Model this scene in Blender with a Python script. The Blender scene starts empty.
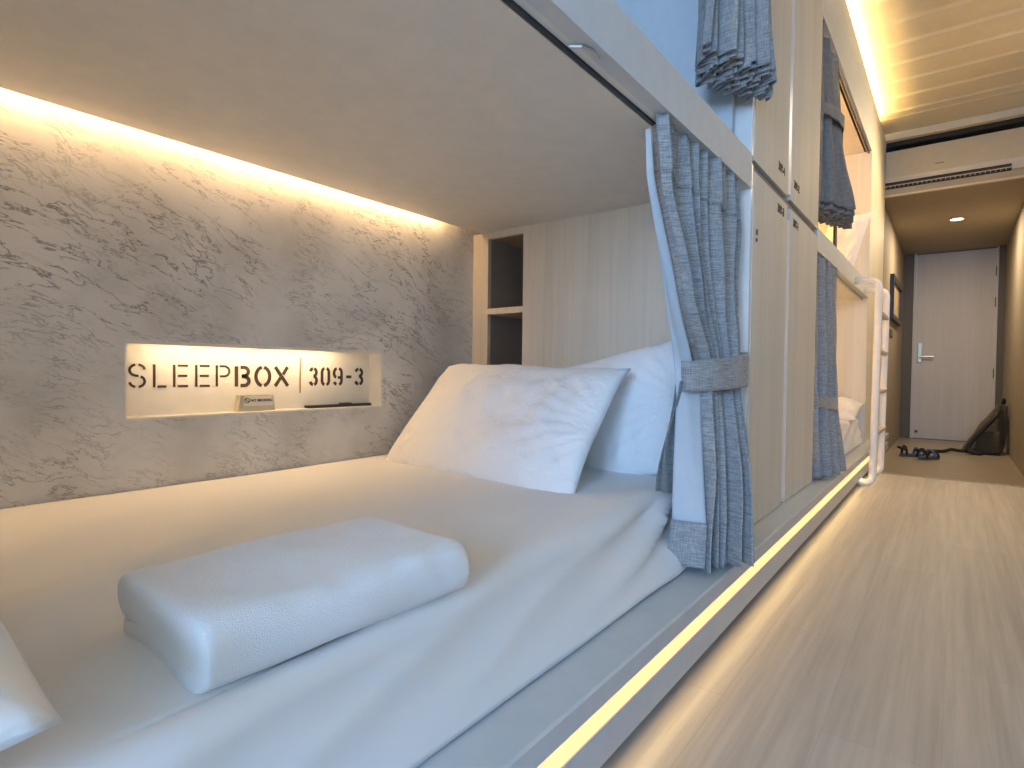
import bpy, bmesh, math, random
from mathutils import Vector, Matrix, noise
random.seed(7)
PI = math.pi
S = bpy.context.scene
C = S.collection
H = 0.70            # eye height above the aisle floor; heights below are given relative to the eye

# ------------------------------------------------------------------ camera
cam_d = bpy.data.cameras.new('camera'); cam = bpy.data.objects.new('camera', cam_d); C.objects.link(cam)
cam_d.sensor_fit = 'HORIZONTAL'; cam_d.sensor_width = 36.0; cam_d.lens = 567.6/1024*36.0
cam_d.clip_start = 0.02; cam_d.clip_end = 60
yaw, pit, rol = 0.660145, -0.0218095, 0.01215399
F = Vector((-math.sin(yaw)*math.cos(pit), math.cos(yaw)*math.cos(pit), math.sin(pit)))
Rt = Vector((math.cos(yaw), math.sin(yaw), 0)); U = Rt.cross(F)
R2 = math.cos(rol)*Rt + math.sin(rol)*U; U2 = -math.sin(rol)*Rt + math.cos(rol)*U
cam.matrix_world = Matrix(((R2.x, U2.x, -F.x, 0), (R2.y, U2.y, -F.y, 0), (R2.z, U2.z, -F.z, H), (0, 0, 0, 1)))
S.camera = cam

# ------------------------------------------------------------------ world, lights, exposure
S.view_settings.view_transform = 'Standard'; S.view_settings.look = 'None'
S.view_settings.gamma = 1.0; S.view_settings.exposure = 0.24
S.view_settings.use_curve_mapping = False
w = bpy.data.worlds.new('world'); S.world = w; w.use_nodes = True
w.node_tree.nodes['Background'].inputs[0].default_value = (0.45, 0.62, 1.0, 1)
w.node_tree.nodes['Background'].inputs[1].default_value = 0.6

def area_light(name, loc, direction, sx, sy, power, col):
    d = bpy.data.lights.new(name, 'AREA'); d.shape = 'RECTANGLE'; d.size = sx; d.size_y = sy
    d.energy = power; d.color = col
    o = bpy.data.objects.new(name, d); C.objects.link(o)
    o.location = (loc[0], loc[1], loc[2]+H)
    o.rotation_euler = Vector(direction).to_track_quat('-Z', 'Y').to_euler()
    return o
WARM = (1.0, 0.66, 0.30)
DAY = (0.36, 0.60, 1.0)
area_light('window_daylight', (0.50, -3.16, 0.75), (-0.04, 1, -0.12), 1.15, 1.5, 128, DAY)            # the end window behind the camera
area_light('aisle_fill_light', (0.95, 4.4, 2.0), (-0.5, -0.1, -1), 0.4, 1.0, 15, (1.0, 0.88, 0.70))  # added warm fill to brighten the aisle, not an actual lamp

# ------------------------------------------------------------------ helpers
def NM(name):
    m = bpy.data.materials.new(name); m.use_nodes = True
    nt = m.node_tree; b = nt.nodes['Principled BSDF']
    return m, nt, b
def N(nt, t, **kw):
    n = nt.nodes.new(t)
    for k, v in kw.items():
        if hasattr(n, k): setattr(n, k, v)
        else: n.inputs[k].default_value = v
    return n
def lk(nt, a, b): nt.links.new(a, b)
def c4(c): return (c[0], c[1], c[2], 1)
def ramp(nt, stops, fac):
    r = nt.nodes.new('ShaderNodeValToRGB'); e = r.color_ramp.elements
    e[0].position = stops[0][0]; e[0].color = c4(stops[0][1])
    e[1].position = stops[-1][0]; e[1].color = c4(stops[-1][1])
    for p, c in stops[1:-1]:
        q = e.new(p); q.color = c4(c)
    lk(nt, fac, r.inputs[0]); return r.outputs[0]
def coords(nt, scale=(1, 1, 1), rot=(0, 0, 0)):
    g = nt.nodes.new('ShaderNodeNewGeometry'); mp = nt.nodes.new('ShaderNodeMapping')
    mp.inputs['Scale'].default_value = scale; mp.inputs['Rotation'].default_value = rot
    lk(nt, g.outputs['Position'], mp.inputs['Vector']); return mp.outputs['Vector']
def bump(nt, b, h, strength=0.3, dist=0.01):
    n = N(nt, 'ShaderNodeBump'); n.inputs['Strength'].default_value = strength; n.inputs['Distance'].default_value = dist
    lk(nt, h, n.inputs['Height']); lk(nt, n.outputs[0], b.inputs['Normal'])
def plain(name, col, rough=0.5, metal=0.0, spec=None, var=0.03, nscale=20):
    m, nt, b = NM(name)
    n = N(nt, 'ShaderNodeTexNoise', Scale=nscale, Detail=3.0); lk(nt, coords(nt), n.inputs['Vector'])
    lo = [max(0, c*(1-var)) for c in col]; hi = [min(1, c*(1+var)) for c in col]
    lk(nt, ramp(nt, [(0.3, lo), (0.7, hi)], n.outputs[0]), b.inputs['Base Color'])
    b.inputs['Roughness'].default_value = rough; b.inputs['Metallic'].default_value = metal
    if spec is not None: b.inputs['Specular IOR Level'].default_value = spec
    return m
def glow(name, col, strength):
    m, nt, b = NM(name)
    b.inputs['Base Color'].default_value = c4(col)
    b.inputs['Emission Color'].default_value = c4(col); b.inputs['Emission Strength'].default_value = strength
    return m
def wood(name, ca, cb, axis='Z', rough=0.45, fine=60, grain=0.5, planks=None):
    m, nt, b = NM(name)
    sc = {'Z': (fine, fine, fine*0.035), 'Y': (fine, fine*0.035, fine), 'X': (fine*0.035, fine, fine)}[axis]
    v = coords(nt, sc)
    n1 = N(nt, 'ShaderNodeTexNoise', Scale=1.0, Detail=5.0, Roughness=0.6); lk(nt, v, n1.inputs['Vector'])
    sc2 = tuple(s*0.12 for s in sc)
    v2 = coords(nt, sc2)
    n2 = N(nt, 'ShaderNodeTexNoise', Scale=1.0, Detail=3.0, Distortion=0.8); lk(nt, v2, n2.inputs['Vector'])
    mx = N(nt, 'ShaderNodeMix', data_type='FLOAT'); mx.inputs[0].default_value = 0.5
    lk(nt, n1.outputs[0], mx.inputs[2]); lk(nt, n2.outputs[0], mx.inputs[3])
    col = ramp(nt, [(0.36, ca), (0.62, cb)], mx.outputs[0])
    if planks:
        br = N(nt, 'ShaderNodeTexBrick'); br.offset = 0.37; br.squash = 1.0
        br.inputs['Scale'].default_value = 1.0; br.inputs['Brick Width'].default_value = planks[0]
        br.inputs['Row Height'].default_value = planks[1]; br.inputs['Mortar Size'].default_value = 0.0015
        br.inputs['Color1'].default_value = (0.94, 0.93, 0.93, 1); br.inputs['Color2'].default_value = (1.03, 1.03, 1.03, 1)
        br.inputs['Mortar'].default_value = (0.90, 0.89, 0.87, 1)
        lk(nt, coords(nt, rot=(0, 0, PI/2)), br.inputs['Vector'])
        mm = N(nt, 'ShaderNodeMix', data_type='RGBA', blend_type='MULTIPLY'); mm.inputs[0].default_value = 1.0
        lk(nt, col, mm.inputs[6]); lk(nt, br.outputs[0], mm.inputs[7]); col = mm.outputs[2]
    lk(nt, col, b.inputs['Base Color']); b.inputs['Roughness'].default_value = rough
    bump(nt, b, n1.outputs[0], 0.08*grain, 0.002)
    return m
def marble(name):
    m, nt, b = NM(name)
    v = coords(nt, (1, 1, 1), (0.0, 0, 0))
    # swirl the coordinates, then take thin ridges of stretched noise as veins running down to the right
    mp = nt.nodes.new('ShaderNodeMapping'); mp.inputs['Rotation'].default_value = (math.radians(21), 0, 0)
    lk(nt, v, mp.inputs['Vector'])
    wn = N(nt, 'ShaderNodeTexNoise', Scale=3.2, Detail=4.0); lk(nt, mp.outputs[0], wn.inputs['Vector'])
    vm = N(nt, 'ShaderNodeVectorMath', operation='MULTIPLY_ADD')
    lk(nt, wn.outputs[1], vm.inputs[0]); vm.inputs[1].default_value = (0.16, 0.16, 0.16); lk(nt, mp.outputs[0], vm.inputs[2])
    def veins(sy, sz, scale, width, detail):
        mp2 = nt.nodes.new('ShaderNodeMapping'); mp2.inputs['Scale'].default_value = (1, sy, sz)
        lk(nt, vm.outputs[0], mp2.inputs['Vector'])
        n = N(nt, 'ShaderNodeTexNoise', Scale=scale, Detail=detail, Roughness=0.62); lk(nt, mp2.outputs[0], n.inputs['Vector'])
        s = N(nt, 'ShaderNodeMath', operation='SUBTRACT'); s.inputs[1].default_value = 0.5; lk(nt, n.outputs[0], s.inputs[0])
        a = N(nt, 'ShaderNodeMath', operation='ABSOLUTE'); lk(nt, s.outputs[0], a.inputs[0])
        r = ramp(nt, [(0.0, (1, 1, 1)), (width*0.45, (0.45, 0.45, 0.45)), (width, (0, 0, 0))], a.outputs[0])
        return r
    v1 = veins(1.0, 4.2, 4.2, 0.014, 9.0); v2 = veins(1.2, 4.6, 8.5, 0.018, 8.0)
    g = N(nt, 'ShaderNodeTexNoise', Scale=2.5, Detail=2.0); lk(nt, v, g.inputs['Vector'])
    gm = ramp(nt, [(0.42, (0.12, 0.12, 0.12)), (0.6, (1, 1, 1))], g.outputs[0])
    g2 = N(nt, 'ShaderNodeTexNoise', Scale=6.0, Detail=2.0); lk(nt, vm.outputs[0], g2.inputs['Vector'])
    gm2 = ramp(nt, [(0.45, (0.05, 0.05, 0.05)), (0.62, (0.8, 0.8, 0.8))], g2.outputs[0])
    m1 = N(nt, 'ShaderNodeMath', operation='MULTIPLY'); lk(nt, v1, m1.inputs[0]); lk(nt, gm, m1.inputs[1])
    m2 = N(nt, 'ShaderNodeMath', operation='MULTIPLY'); lk(nt, v2, m2.inputs[0]); lk(nt, gm2, m2.inputs[1])
    mxx = N(nt, 'ShaderNodeMath', operation='MAXIMUM'); lk(nt, m1.outputs[0], mxx.inputs[0]); lk(nt, m2.outputs[0], mxx.inputs[1])
    base = N(nt, 'ShaderNodeTexNoise', Scale=4.0, Detail=6.0); lk(nt, vm.outputs[0], base.inputs['Vector'])
    bc = ramp(nt, [(0.36, (0.60, 0.59, 0.58)), (0.5, (0.72, 0.71, 0.70)), (0.64, (0.79, 0.78, 0.77))], base.outputs[0])
    fin = N(nt, 'ShaderNodeMix', data_type='RGBA'); lk(nt, mxx.outputs[0], fin.inputs[0])
    lk(nt, bc, fin.inputs[6]); fin.inputs[7].default_value = (0.17, 0.165, 0.165, 1)
    lk(nt, fin.outputs[2], b.inputs['Base Color']); b.inputs['Roughness'].default_value = 0.38
    return m
def fabric(name, ca, cb, scale=420, rough=0.9, bs=0.3):
    m, nt, b = NM(name)
    tc = nt.nodes.new('ShaderNodeTexCoord')
    cols = []
    for s in ((scale*0.06, scale*0.06, scale), (scale, scale, scale*0.06)):
        mp = nt.nodes.new('ShaderNodeMapping'); mp.inputs['Scale'].default_value = s
        lk(nt, tc.outputs['Object'], mp.inputs['Vector'])
        n = N(nt, 'ShaderNodeTexNoise', Scale=1.0, Detail=3.0, Roughness=0.6); lk(nt, mp.outputs[0], n.inputs['Vector']); cols.append(n.outputs[0])
    mx = N(nt, 'ShaderNodeMix', data_type='FLOAT'); mx.inputs[0].default_value = 0.4
    lk(nt, cols[0], mx.inputs[2]); lk(nt, cols[1], mx.inputs[3])
    lk(nt, ramp(nt, [(0.38, ca), (0.62, cb)], mx.outputs[0]), b.inputs['Base Color'])
    b.inputs['Roughness'].default_value = rough; b.inputs['Specular IOR Level'].default_value = 0.2
    b.inputs['Sheen Weight'].default_value = 0.15
    bump(nt, b, mx.outputs[0], bs, 0.002)
    return m
def cotton(name, col, scale=9, bs=0.25, fine=0):
    m, nt, b = NM(name)
    n = N(nt, 'ShaderNodeTexNoise', Scale=float(scale), Detail=4.0, Distortion=0.6); lk(nt, coords(nt), n.inputs['Vector'])
    h = n.outputs[0]
    if fine:
        f = N(nt, 'ShaderNodeTexNoise', Scale=float(fine), Detail=2.0); lk(nt, coords(nt), f.inputs['Vector'])
        a = N(nt, 'ShaderNodeMix', data_type='FLOAT'); a.inputs[0].default_value = 0.6
        lk(nt, n.outputs[0], a.inputs[2]); lk(nt, f.outputs[0], a.inputs[3]); h = a.outputs[0]
    b.inputs['Base Color'].default_value = c4(col); b.inputs['Roughness'].default_value = 0.85
    b.inputs['Specular IOR Level'].default_value = 0.2; b.inputs['Sheen Weight'].default_value = 0.2
    bump(nt, b, h, bs, 0.012 if not fine else 0.004)
    return m

M = {}
M['marble'] = marble('marble')
M['ceil_lam'] = plain('warm_white_laminate', (0.80, 0.75, 0.68), 0.5)
M['white'] = plain('white_paint', (0.80, 0.79, 0.77), 0.35)
M['niche'] = plain('niche_white', (0.82, 0.78, 0.70), 0.5)
M['wood'] = wood('pale_ash_veneer', (0.62, 0.595, 0.53), (0.71, 0.685, 0.62), 'Z', 0.62, 70)
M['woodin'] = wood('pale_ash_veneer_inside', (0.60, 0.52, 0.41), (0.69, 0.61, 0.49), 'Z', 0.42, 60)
M['fascia'] = plain('grey_white_laminate', (0.62, 0.65, 0.67), 0.6)
M['plat'] = plain('platform_laminate', (0.53, 0.57, 0.60), 0.38)
M['band'] = plain('brown_grey_recess', (0.27, 0.24, 0.21), 0.6)
M['floor'] = wood('oak_laminate_floor', (0.33, 0.305, 0.275), (0.50, 0.475, 0.435), 'Y', 0.43, 45, 1.0, planks=(1.25, 0.19))
M['floor2'] = plain('entry_floor_tile', (0.33, 0.275, 0.20), 0.35)
M['tanwall'] = plain('tan_wallcovering', (0.36, 0.30, 0.22), 0.7)
M['soffit'] = plain('tan_soffit', (0.40, 0.34, 0.25), 0.7)
M['door'] = wood('grey_beige_door_laminate', (0.56, 0.51, 0.46), (0.62, 0.57, 0.52), 'Z', 0.5, 40)
M['darkframe'] = plain('dark_door_frame', (0.12, 0.105, 0.085), 0.6)
M['metal'] = plain('brushed_steel', (0.62, 0.62, 0.60), 0.3, 1.0)
M['black'] = plain('black_rail', (0.025, 0.025, 0.028), 0.4)
M['darkgap'] = plain('dark_gap', (0.03, 0.028, 0.025), 0.8)
M['ladder'] = plain('white_enamel', (0.84, 0.82, 0.79), 0.25)
M['rung'] = plain('ladder_rung_tread', (0.50, 0.44, 0.38), 0.5)
M['corr'] = plain('cream_corrugated_steel', (0.66, 0.58, 0.42), 0.45)
M['sheet'] = cotton('white_bed_sheet', (0.80, 0.79, 0.78), 7, 0.12)
M['pillow'] = cotton('white_pillow_cotton', (0.88, 0.87, 0.86), 13, 0.8)
M['towel'] = cotton('white_terry', (0.82, 0.82, 0.82), 30, 0.4, fine=600)
M['curt'] = fabric('grey_linen', (0.20, 0.20, 0.20), (0.44, 0.44, 0.435))
M['lining'] = plain('pale_curtain_lining', (0.52, 0.56, 0.60), 0.8)
M['curt2'] = fabric('dark_grey_linen', (0.15, 0.155, 0.155), (0.26, 0.265, 0.265))  # on the near inner fold, a shaded copy of the grey linen
M['ink'] = plain('dark_brown_lettering', (0.055, 0.035, 0.02), 0.7)
M['inkgold'] = plain('ochre_rule', (0.35, 0.22, 0.06), 0.7)
M['strip'] = glow('warm_led_strip', (1.0, 0.53, 0.22), 1.35)
M['cove'] = glow('warm_cove_led', (1.0, 0.66, 0.32), 24.0)
M['cove_far'] = glow('warm_far_pod_led', (1.0, 0.64, 0.26), 230.0)
M['cove_farup'] = glow('warm_upper_led_and_fill', (1.0, 0.54, 0.16), 65.0)  # upper pod LED, also the added fill bar in the far pod
M['cove2'] = glow('warm_cove_led_aisle', (1.0, 0.68, 0.26), 180.0)
M['nled'] = glow('warm_niche_led', (1.0, 0.72, 0.42), 46.0)
M['spot'] = glow('warm_downlight', (1.0, 0.75, 0.45), 7.0)
M['bag'] = fabric('brown_canvas', (0.055, 0.045, 0.03), (0.12, 0.10, 0.07))
M['bagdark'] = plain('black_webbing', (0.02, 0.018, 0.016), 0.7)
M['blue'] = plain('blue_strap', (0.06, 0.16, 0.38), 0.4)
M['greyflat'] = plain('shoe_sole', (0.10, 0.10, 0.11), 0.7)
M['art'] = wood('sepia_print', (0.42, 0.30, 0.14), (0.75, 0.58, 0.34), 'Z', 0.4, 12)
M['acwhite'] = plain('ac_plastic', (0.56, 0.49, 0.36), 0.4)
M['green'] = plain('cream_sign', (0.58, 0.54, 0.40), 0.5)

ORG = {}
def thing(name, label, cat, loc=(0, 0, 0), group=None):
    o = bpy.data.objects.new(name, None); C.objects.link(o); o.empty_display_size = 0.05
    o.location = (loc[0], loc[1], loc[2]+H); ORG[o.name] = Vector((loc[0], loc[1], loc[2]))
    o['label'] = label; o['category'] = cat
    if group: o['group'] = group
    return o
def tag(o, label, cat, group=None, kind=None):
    o['label'] = label; o['category'] = cat
    if group: o['group'] = group
    if kind: o['kind'] = kind
    return o
def obj(name, bm, mat, parent=None, loc=None, smooth=False, label=None):
    """link bm as one mesh; its vertices are in eye-relative space"""
    if parent is not None and loc is None:
        off = ORG.get(parent.name, Vector((0, 0, 0)))
    else:
        off = Vector(loc) if loc else Vector((0, 0, 0))
    for v in bm.verts: v.co -= off
    bmesh.ops.recalc_face_normals(bm, faces=bm.faces)
    me = bpy.data.meshes.new(name); bm.to_mesh(me); bm.free()
    if smooth:
        for p in me.polygons: p.use_smooth = True
    o = bpy.data.objects.new(name, me); C.objects.link(o)
    mats = mat if isinstance(mat, (list, tuple)) else [mat]
    for m_ in mats: me.materials.append(m_)
    if parent is None:
        o.location = (off.x, off.y, off.z+H); ORG[o.name] = off
    else:
        o.parent = parent; ORG[o.name] = off
    if label: o['label'] = label
    return o
def struct(name, bm, mat, smooth=False):
    o = obj(name, bm, mat, smooth=smooth); o['kind'] = 'structure'; return o
def NB(): return bmesh.new()
def box(bm, x0, x1, y0, y1, z0, z1, bev=0.0, seg=2):
    r = bmesh.ops.create_cube(bm, size=1.0); vs = r['verts']
    for v in vs:
        v.co = Vector(((x0+x1)/2+v.co.x*(x1-x0), (y0+y1)/2+v.co.y*(y1-y0), (z0+z1)/2+v.co.z*(z1-z0)))
    if bev > 0:
        es = list({e for v in vs for e in v.link_edges})
        bmesh.ops.bevel(bm, geom=es, offset=bev, segments=seg, affect='EDGES', profile=0.5)
    return bm
def bx(*a, **k): return box(NB(), *a, **k)
def prism(bm, poly, axis, a, b):
    """poly: 2D points; axis 'Y': poly in (x,z); 'X': poly in (y,z); 'Z': poly in (x,y)"""
    def P(p, t): return {'Y': (p[0], t, p[1]), 'X': (t, p[0], p[1]), 'Z': (p[0], p[1], t)}[axis]
    va = [bm.verts.new(P(p, a)) for p in poly]; vb = [bm.verts.new(P(p, b)) for p in poly]
    n = len(poly)
    bm.faces.new(va); bm.faces.new(vb[::-1])
    for i in range(n): bm.faces.new((va[i], vb[i], vb[(i+1) % n], va[(i+1) % n]))
    return bm
def tube(bm, pts, r, seg=10, caps=True):
    pts = [Vector(p) for p in pts]; rings = []
    up = Vector((0, 0, 1)); prevn = None
    for i, p in enumerate(pts):
        t = (pts[min(i+1, len(pts)-1)]-pts[max(i-1, 0)]).normalized()
        if prevn is None:
            a = up if abs(t.z) < 0.9 else Vector((1, 0, 0)); n = t.cross(a).normalized()
        else:
            n = (prevn - t*prevn.dot(t)).normalized()
        prevn = n; b_ = t.cross(n)
        rr = r[i] if isinstance(r, (list, tuple)) else r
        rings.append([bm.verts.new(p+rr*(math.cos(2*PI*k/seg)*n+math.sin(2*PI*k/seg)*b_)) for k in range(seg)])
    for i in range(len(rings)-1):
        for k in range(seg):
            bm.faces.new((rings[i][k], rings[i][(k+1) % seg], rings[i+1][(k+1) % seg], rings[i+1][k]))
    if caps: bm.faces.new(rings[0][::-1]); bm.faces.new(rings[-1])
    return bm
def bend(pts, rad=0.04, n=6):
    """round the inner corners of a polyline"""
    P = [Vector(p) for p in pts]; out = [P[0]]
    for i in range(1, len(P)-1):
        a = (P[i-1]-P[i]); b = (P[i+1]-P[i]); ra = min(rad, a.length*0.45, b.length*0.45)
        p0 = P[i]+a.normalized()*ra; p2 = P[i]+b.normalized()*ra
        for k in range(n+1):
            t = k/n; out.append((1-t)**2*p0+2*t*(1-t)*P[i]+t*t*p2)
    out.append(P[-1]); return out
def disc(bm, c, r, axis='Z', t=0.01, seg=24):
    vs = [(math.cos(2*PI*k/seg)*r, math.sin(2*PI*k/seg)*r) for k in range(seg)]
    if axis == 'Z': return prism(bm, [(c[0]+a, c[1]+b) for a, b in vs], 'Z', c[2], c[2]+t)
    if axis == 'Y': return prism(bm, [(c[0]+a, c[2]+b) for a, b in vs], 'Y', c[1], c[1]+t)
    return prism(bm, [(c[1]+a, c[2]+b) for a, b in vs], 'X', c[0], c[0]+t)
def grid(bm, fn, nu, nv):
    V = [[bm.verts.new(fn(i/nu, j/nv)) for j in range(nv+1)] for i in range(nu+1)]
    for i in range(nu):
        for j in range(nv): bm.faces.new((V[i][j], V[i+1][j], V[i+1][j+1], V[i][j+1]))
    return V
def lerp(a, b, t): return a+(b-a)*t
def keyed(keys, z):
    """keys sorted by z descending: (z, values...) -> smooth interpolation"""
    if z >= keys[0][0]: return keys[0][1:]
    if z <= keys[-1][0]: return keys[-1][1:]
    for a, b in zip(keys, keys[1:]):
        if b[0] <= z <= a[0]:
            t = (a[0]-z)/(a[0]-b[0]); t = lerp(t, t*t*(3-2*t), 0.15)
            return tuple(lerp(p, q, t) for p, q in zip(a[1:], b[1:]))
def solidify(o, t, offset=0):
    m = o.modifiers.new('thickness', 'SOLIDIFY'); m.thickness = t; m.offset = offset; return o

# ------------------------------------------------------------------ measured planes (metres, eye at the origin)
XW = -1.63       # marble wall
XF = -0.509      # bunk fascia and locker faces
XP = -0.435      # platform edge
ZP = -0.50       # platform top
ZF = -0.70       # aisle floor
ZM = -0.32       # mattress top
ZC = 0.58        # pod ceiling
YH = 1.82        # head panel
YL0, YL1 = 1.885, 2.95   # lockers
YE = 4.95        # far pod end
YB = 5.98        # end of the bunk block
ZT = 2.115        # aisle ceiling
NY0, NY1, NZ0, NZ1, ND = 0.526, 1.332, -0.1325, 0.068, 0.07    # wall niche

# ------------------------------------------------------------------ room shell
b = NB()   # aisle floor
box(b, -1.0, 1.4, -3.3, 4.86, ZF-0.1, ZF)
struct('floor', b, M['floor'])
struct('floor_entry', bx(-0.62, 0.62, 4.86, 9.3, ZF-0.21, -0.806), M['floor2'])
struct('trim_1', bx(-0.52, 1.4, 4.845, 4.885, ZF-0.06, ZF+0.004, bev=0.002), M['band'])
# marble wall in panels round the niche
b = NB()
box(b, XW-0.1, XW, -0.9, NY0, -0.7, 0.70)
box(b, XW-0.1, XW, NY1, YB, -0.7, 0.70)
box(b, XW-0.1, XW, NY0, NY1, -0.7, NZ0)
box(b, XW-0.1, XW, NY0, NY1, NZ1, 0.70)
struct('wall_left', b, M['marble'])
struct('wall_left_upper', bx(XW-0.1, XW, -0.9, YB, 0.70, 2.3), M['white'])
struct('wall_right', bx(1.4, 1.5, -3.3, 5.98, ZF-0.1, 2.4), M['wood'])
# back wall with window opening
b = NB()
box(b, -1.73, -0.1, -3.4, -3.3, ZF-0.1, 2.4); box(b, 1.34, 1.5, -3.4, -3.3, ZF-0.1, 2.4)
box(b, -0.1, 1.34, -3.4, -3.3, ZF-0.1, -0.05); box(b, -0.1, 1.34, -3.4, -3.3, 1.55, 2.4)
struct('wall_back', b, M['white'])
b = NB()
for x in (-0.1, 0.60, 1.30): box(b, x, x+0.04, -3.37, -3.33, -0.05, 1.55)
for z in (-0.05, 1.51): box(b, -0.1, 1.34, -3.37, -3.33, z, z+0.04)
struct('window_1', b, M['white'])
# vestibule shell
struct('wall_entry_left', bx(-0.62, -0.537, YB, 9.2, -0.9, 1.75), M['tanwall'])
struct('wall_entry_right', bx(0.475, 0.56, 4.86, 9.2, -0.9, 1.75), M['tanwall'])
struct('wall_partition', bx(0.475, 1.4, 4.86, 4.94, ZF-0.1, 2.4), M['tanwall'])
b = NB()
box(b, -0.62, -0.50, 9.1, 9.2, -0.9, 1.75); box(b, 0.44, 0.56, 9.1, 9.2, -0.9, 1.75); box(b, -0.50, 0.44, 9.1, 9.2, 1.59, 1.75)
struct('wall_end', b, M['tanwall'])
struct('ceiling_entry', bx(-0.62, 0.56, 5.99, 9.2, 1.59, 1.64), M['soffit'])
struct('wall_bulkhead', bx(-0.62, 0.60, 6.35, 6.42, 1.60, 2.4), M['acwhite'])
# corrugated steel ceiling: ribs run across the aisle
b = NB()
prof = []; pitch = 0.275; y = -3.3; 
while y < 5.55:
    prof += [(y, ZT), (y+0.185, ZT), (y+0.205, ZT+0.009), (y+0.25, ZT+0.009)]; y += pitch
prof += [(y, ZT), (5.60, ZT)]
low = [(p[0], p[1]) for p in prof]
vs0 = [b.verts.new((-1.73, p[0], p[1])) for p in low]; vs1 = [b.verts.new((1.5, p[0], p[1])) for p in low]
for i in range(len(low)-1): b.faces.new((vs0[i], vs0[i+1], vs1[i+1], vs1[i]))
o = struct('ceiling', b, M['corr']); solidify(o, 0.004)
b = NB(); box(b, -0.62, 1.5, 5.60, 6.0, ZT-0.005, ZT+0.03); box(b, -0.62, 1.5, 5.94, 6.0, ZT-0.065, ZT-0.006)
struct('ceiling_end_panel', b, M['corr'])
struct('ceiling_slab', bx(-1.73, 1.5, -3.4, 6.5, ZT+0.28, ZT+0.33), M['white'])
struct('slot_shade', bx(-0.60, 0.62, 6.02, 6.34, 2.02, 2.26), M['darkgap'])     # near-black block painting the shade in the slot between ceiling end and bulkhead

# ------------------------------------------------------------------ bunk block: platform with LED strip
t = thing('bunk_platform', 'long pale platform step under the bunks with glowing yellow edge', 'platform', (-1.0, 2.5, ZF))
b = NB()
prism(b, [(XW, ZP), (XP-0.004, ZP), (XP, ZP-0.004), (XP, ZP-0.039), (XP-0.012, ZP-0.039), (XP-0.012, ZP-0.073), (XW, ZP-0.073)], 'Y', -0.9, YB)
obj('deck', b, M['plat'], t)
b = NB(); prism(b, [(XP-0.05, ZP-0.074), (XP, ZP-0.074), (XP, ZP-0.137), (XP-0.05, ZP-0.137)], 'Y', -0.9, YB-0.03)
obj('lower_lip', b, M['plat'], t)
b = NB(); box(b, XP-0.011, XP-0.002, -0.9, 4.9, ZP-0.0735, ZP-0.0395); obj('led_strip', b, M['strip'], t, label='warm glowing strip')
sd = area_light('step_light', (XP-0.016, 2.0, ZP-0.150), (1, 0, -0.35), 5.8, 0.012, 2.4, (1.0, 0.66, 0.28))
obj('light_channel', bx(XP-0.034, XP-0.020, -0.9, 4.9, ZP-0.158, ZP-0.1375), M['band'], t)
obj('toe_kick', bx(XP-0.14, XP-0.10, -0.9, YB, ZF, ZP-0.137), M['band'], t)

# ------------------------------------------------------------------ pods
def pod(y0, y1, nm_label, led_end, cove_mat):
    t = thing('sleeping_pod', nm_label, 'bunk', (-1.0, (y0+y1)/2, ZP))
    b = NB(); box(b, XW+0.045, -0.572, y0, y1, ZC, ZC+0.025)
    obj('ceiling_panel', b, M['ceil_lam'], t)
    obj('bunk_base', bx(XW, -0.54, y0, y1, ZC+0.085, ZC+0.115), M['white'], t)
    b = NB()
    prism(b, [(-0.567, ZC-0.003), (-0.559, ZC-0.003), (-0.559, ZC+0.008), (-0.567, ZC+0.008)], 'Y', y0, y1)
    obj('curtain_rail', b, M['black'], t)
    b = NB()
    prism(b, [(-0.558, ZC+0.002), (-0.541, ZC+0.002), (-0.541, ZC+0.03), (-0.558, ZC+0.03)], 'Y', y0, y1)
    obj('rail_profile', b, M['ladder'], t)
    b = NB()
    prism(b, [(-0.541, ZC+0.0), (XF, ZC+0.0), (XF, 0.686), (XF-0.03, 0.686), (XF-0.03, ZC+0.03), (-0.541, ZC+0.03)], 'Y', y0, y1)
    obj('fascia', b, M['fascia'], t)
    obj('led_cove', bx(XW+0.004, XW+0.034, max(y0, -0.3), led_end, ZC+0.046, ZC+0.054), cove_mat, t)
    # upper opening fascia
    b = NB(); prism(b, [(XF-0.03, 1.66), (XF, 1.66), (XF, 2.036), (XF-0.03, 2.036)], 'Y', y0, y1)
    obj('upper_fascia', b, M['fascia'], t)
    b = NB(); box(b, -0.556, -0.544, y0, y1, 1.66, 1.672); obj('upper_curtain_rail', b, M['black'], t)
    obj('upper_ceiling', bx(XW, -0.54, y0, y1, 1.66, 1.69), M['ceil_lam'], t)
    return t
near = pod(-0.9, YL0-0.024, 'nearest bunk pod, tan ceiling panel and grey fascia over the made bed', 1.62, M['cove'])
for z0_, z1_ in ((ZP+0.001, ZC-0.001), (0.696, 1.659)): obj('foot_shade_panel', bx(XW, -0.575, -0.36, -0.33, z0_, z1_), M['wood'], near)  # unseen panel set here to keep window light off the bed foot
b = NB()   # head panel with cubby opening: x -1.545..-1.364, z .55/.26/.24
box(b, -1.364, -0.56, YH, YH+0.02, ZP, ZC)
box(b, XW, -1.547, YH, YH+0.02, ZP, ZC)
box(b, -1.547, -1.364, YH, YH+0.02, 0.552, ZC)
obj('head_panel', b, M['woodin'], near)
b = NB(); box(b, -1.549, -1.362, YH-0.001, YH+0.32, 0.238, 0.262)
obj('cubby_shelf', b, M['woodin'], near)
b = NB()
box(b, -1.56, -1.547, YH+0.02, YH+0.34, -0.30, 0.56); box(b, -1.364, -1.35, YH+0.02, YH+0.34, -0.30, 0.56)
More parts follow.
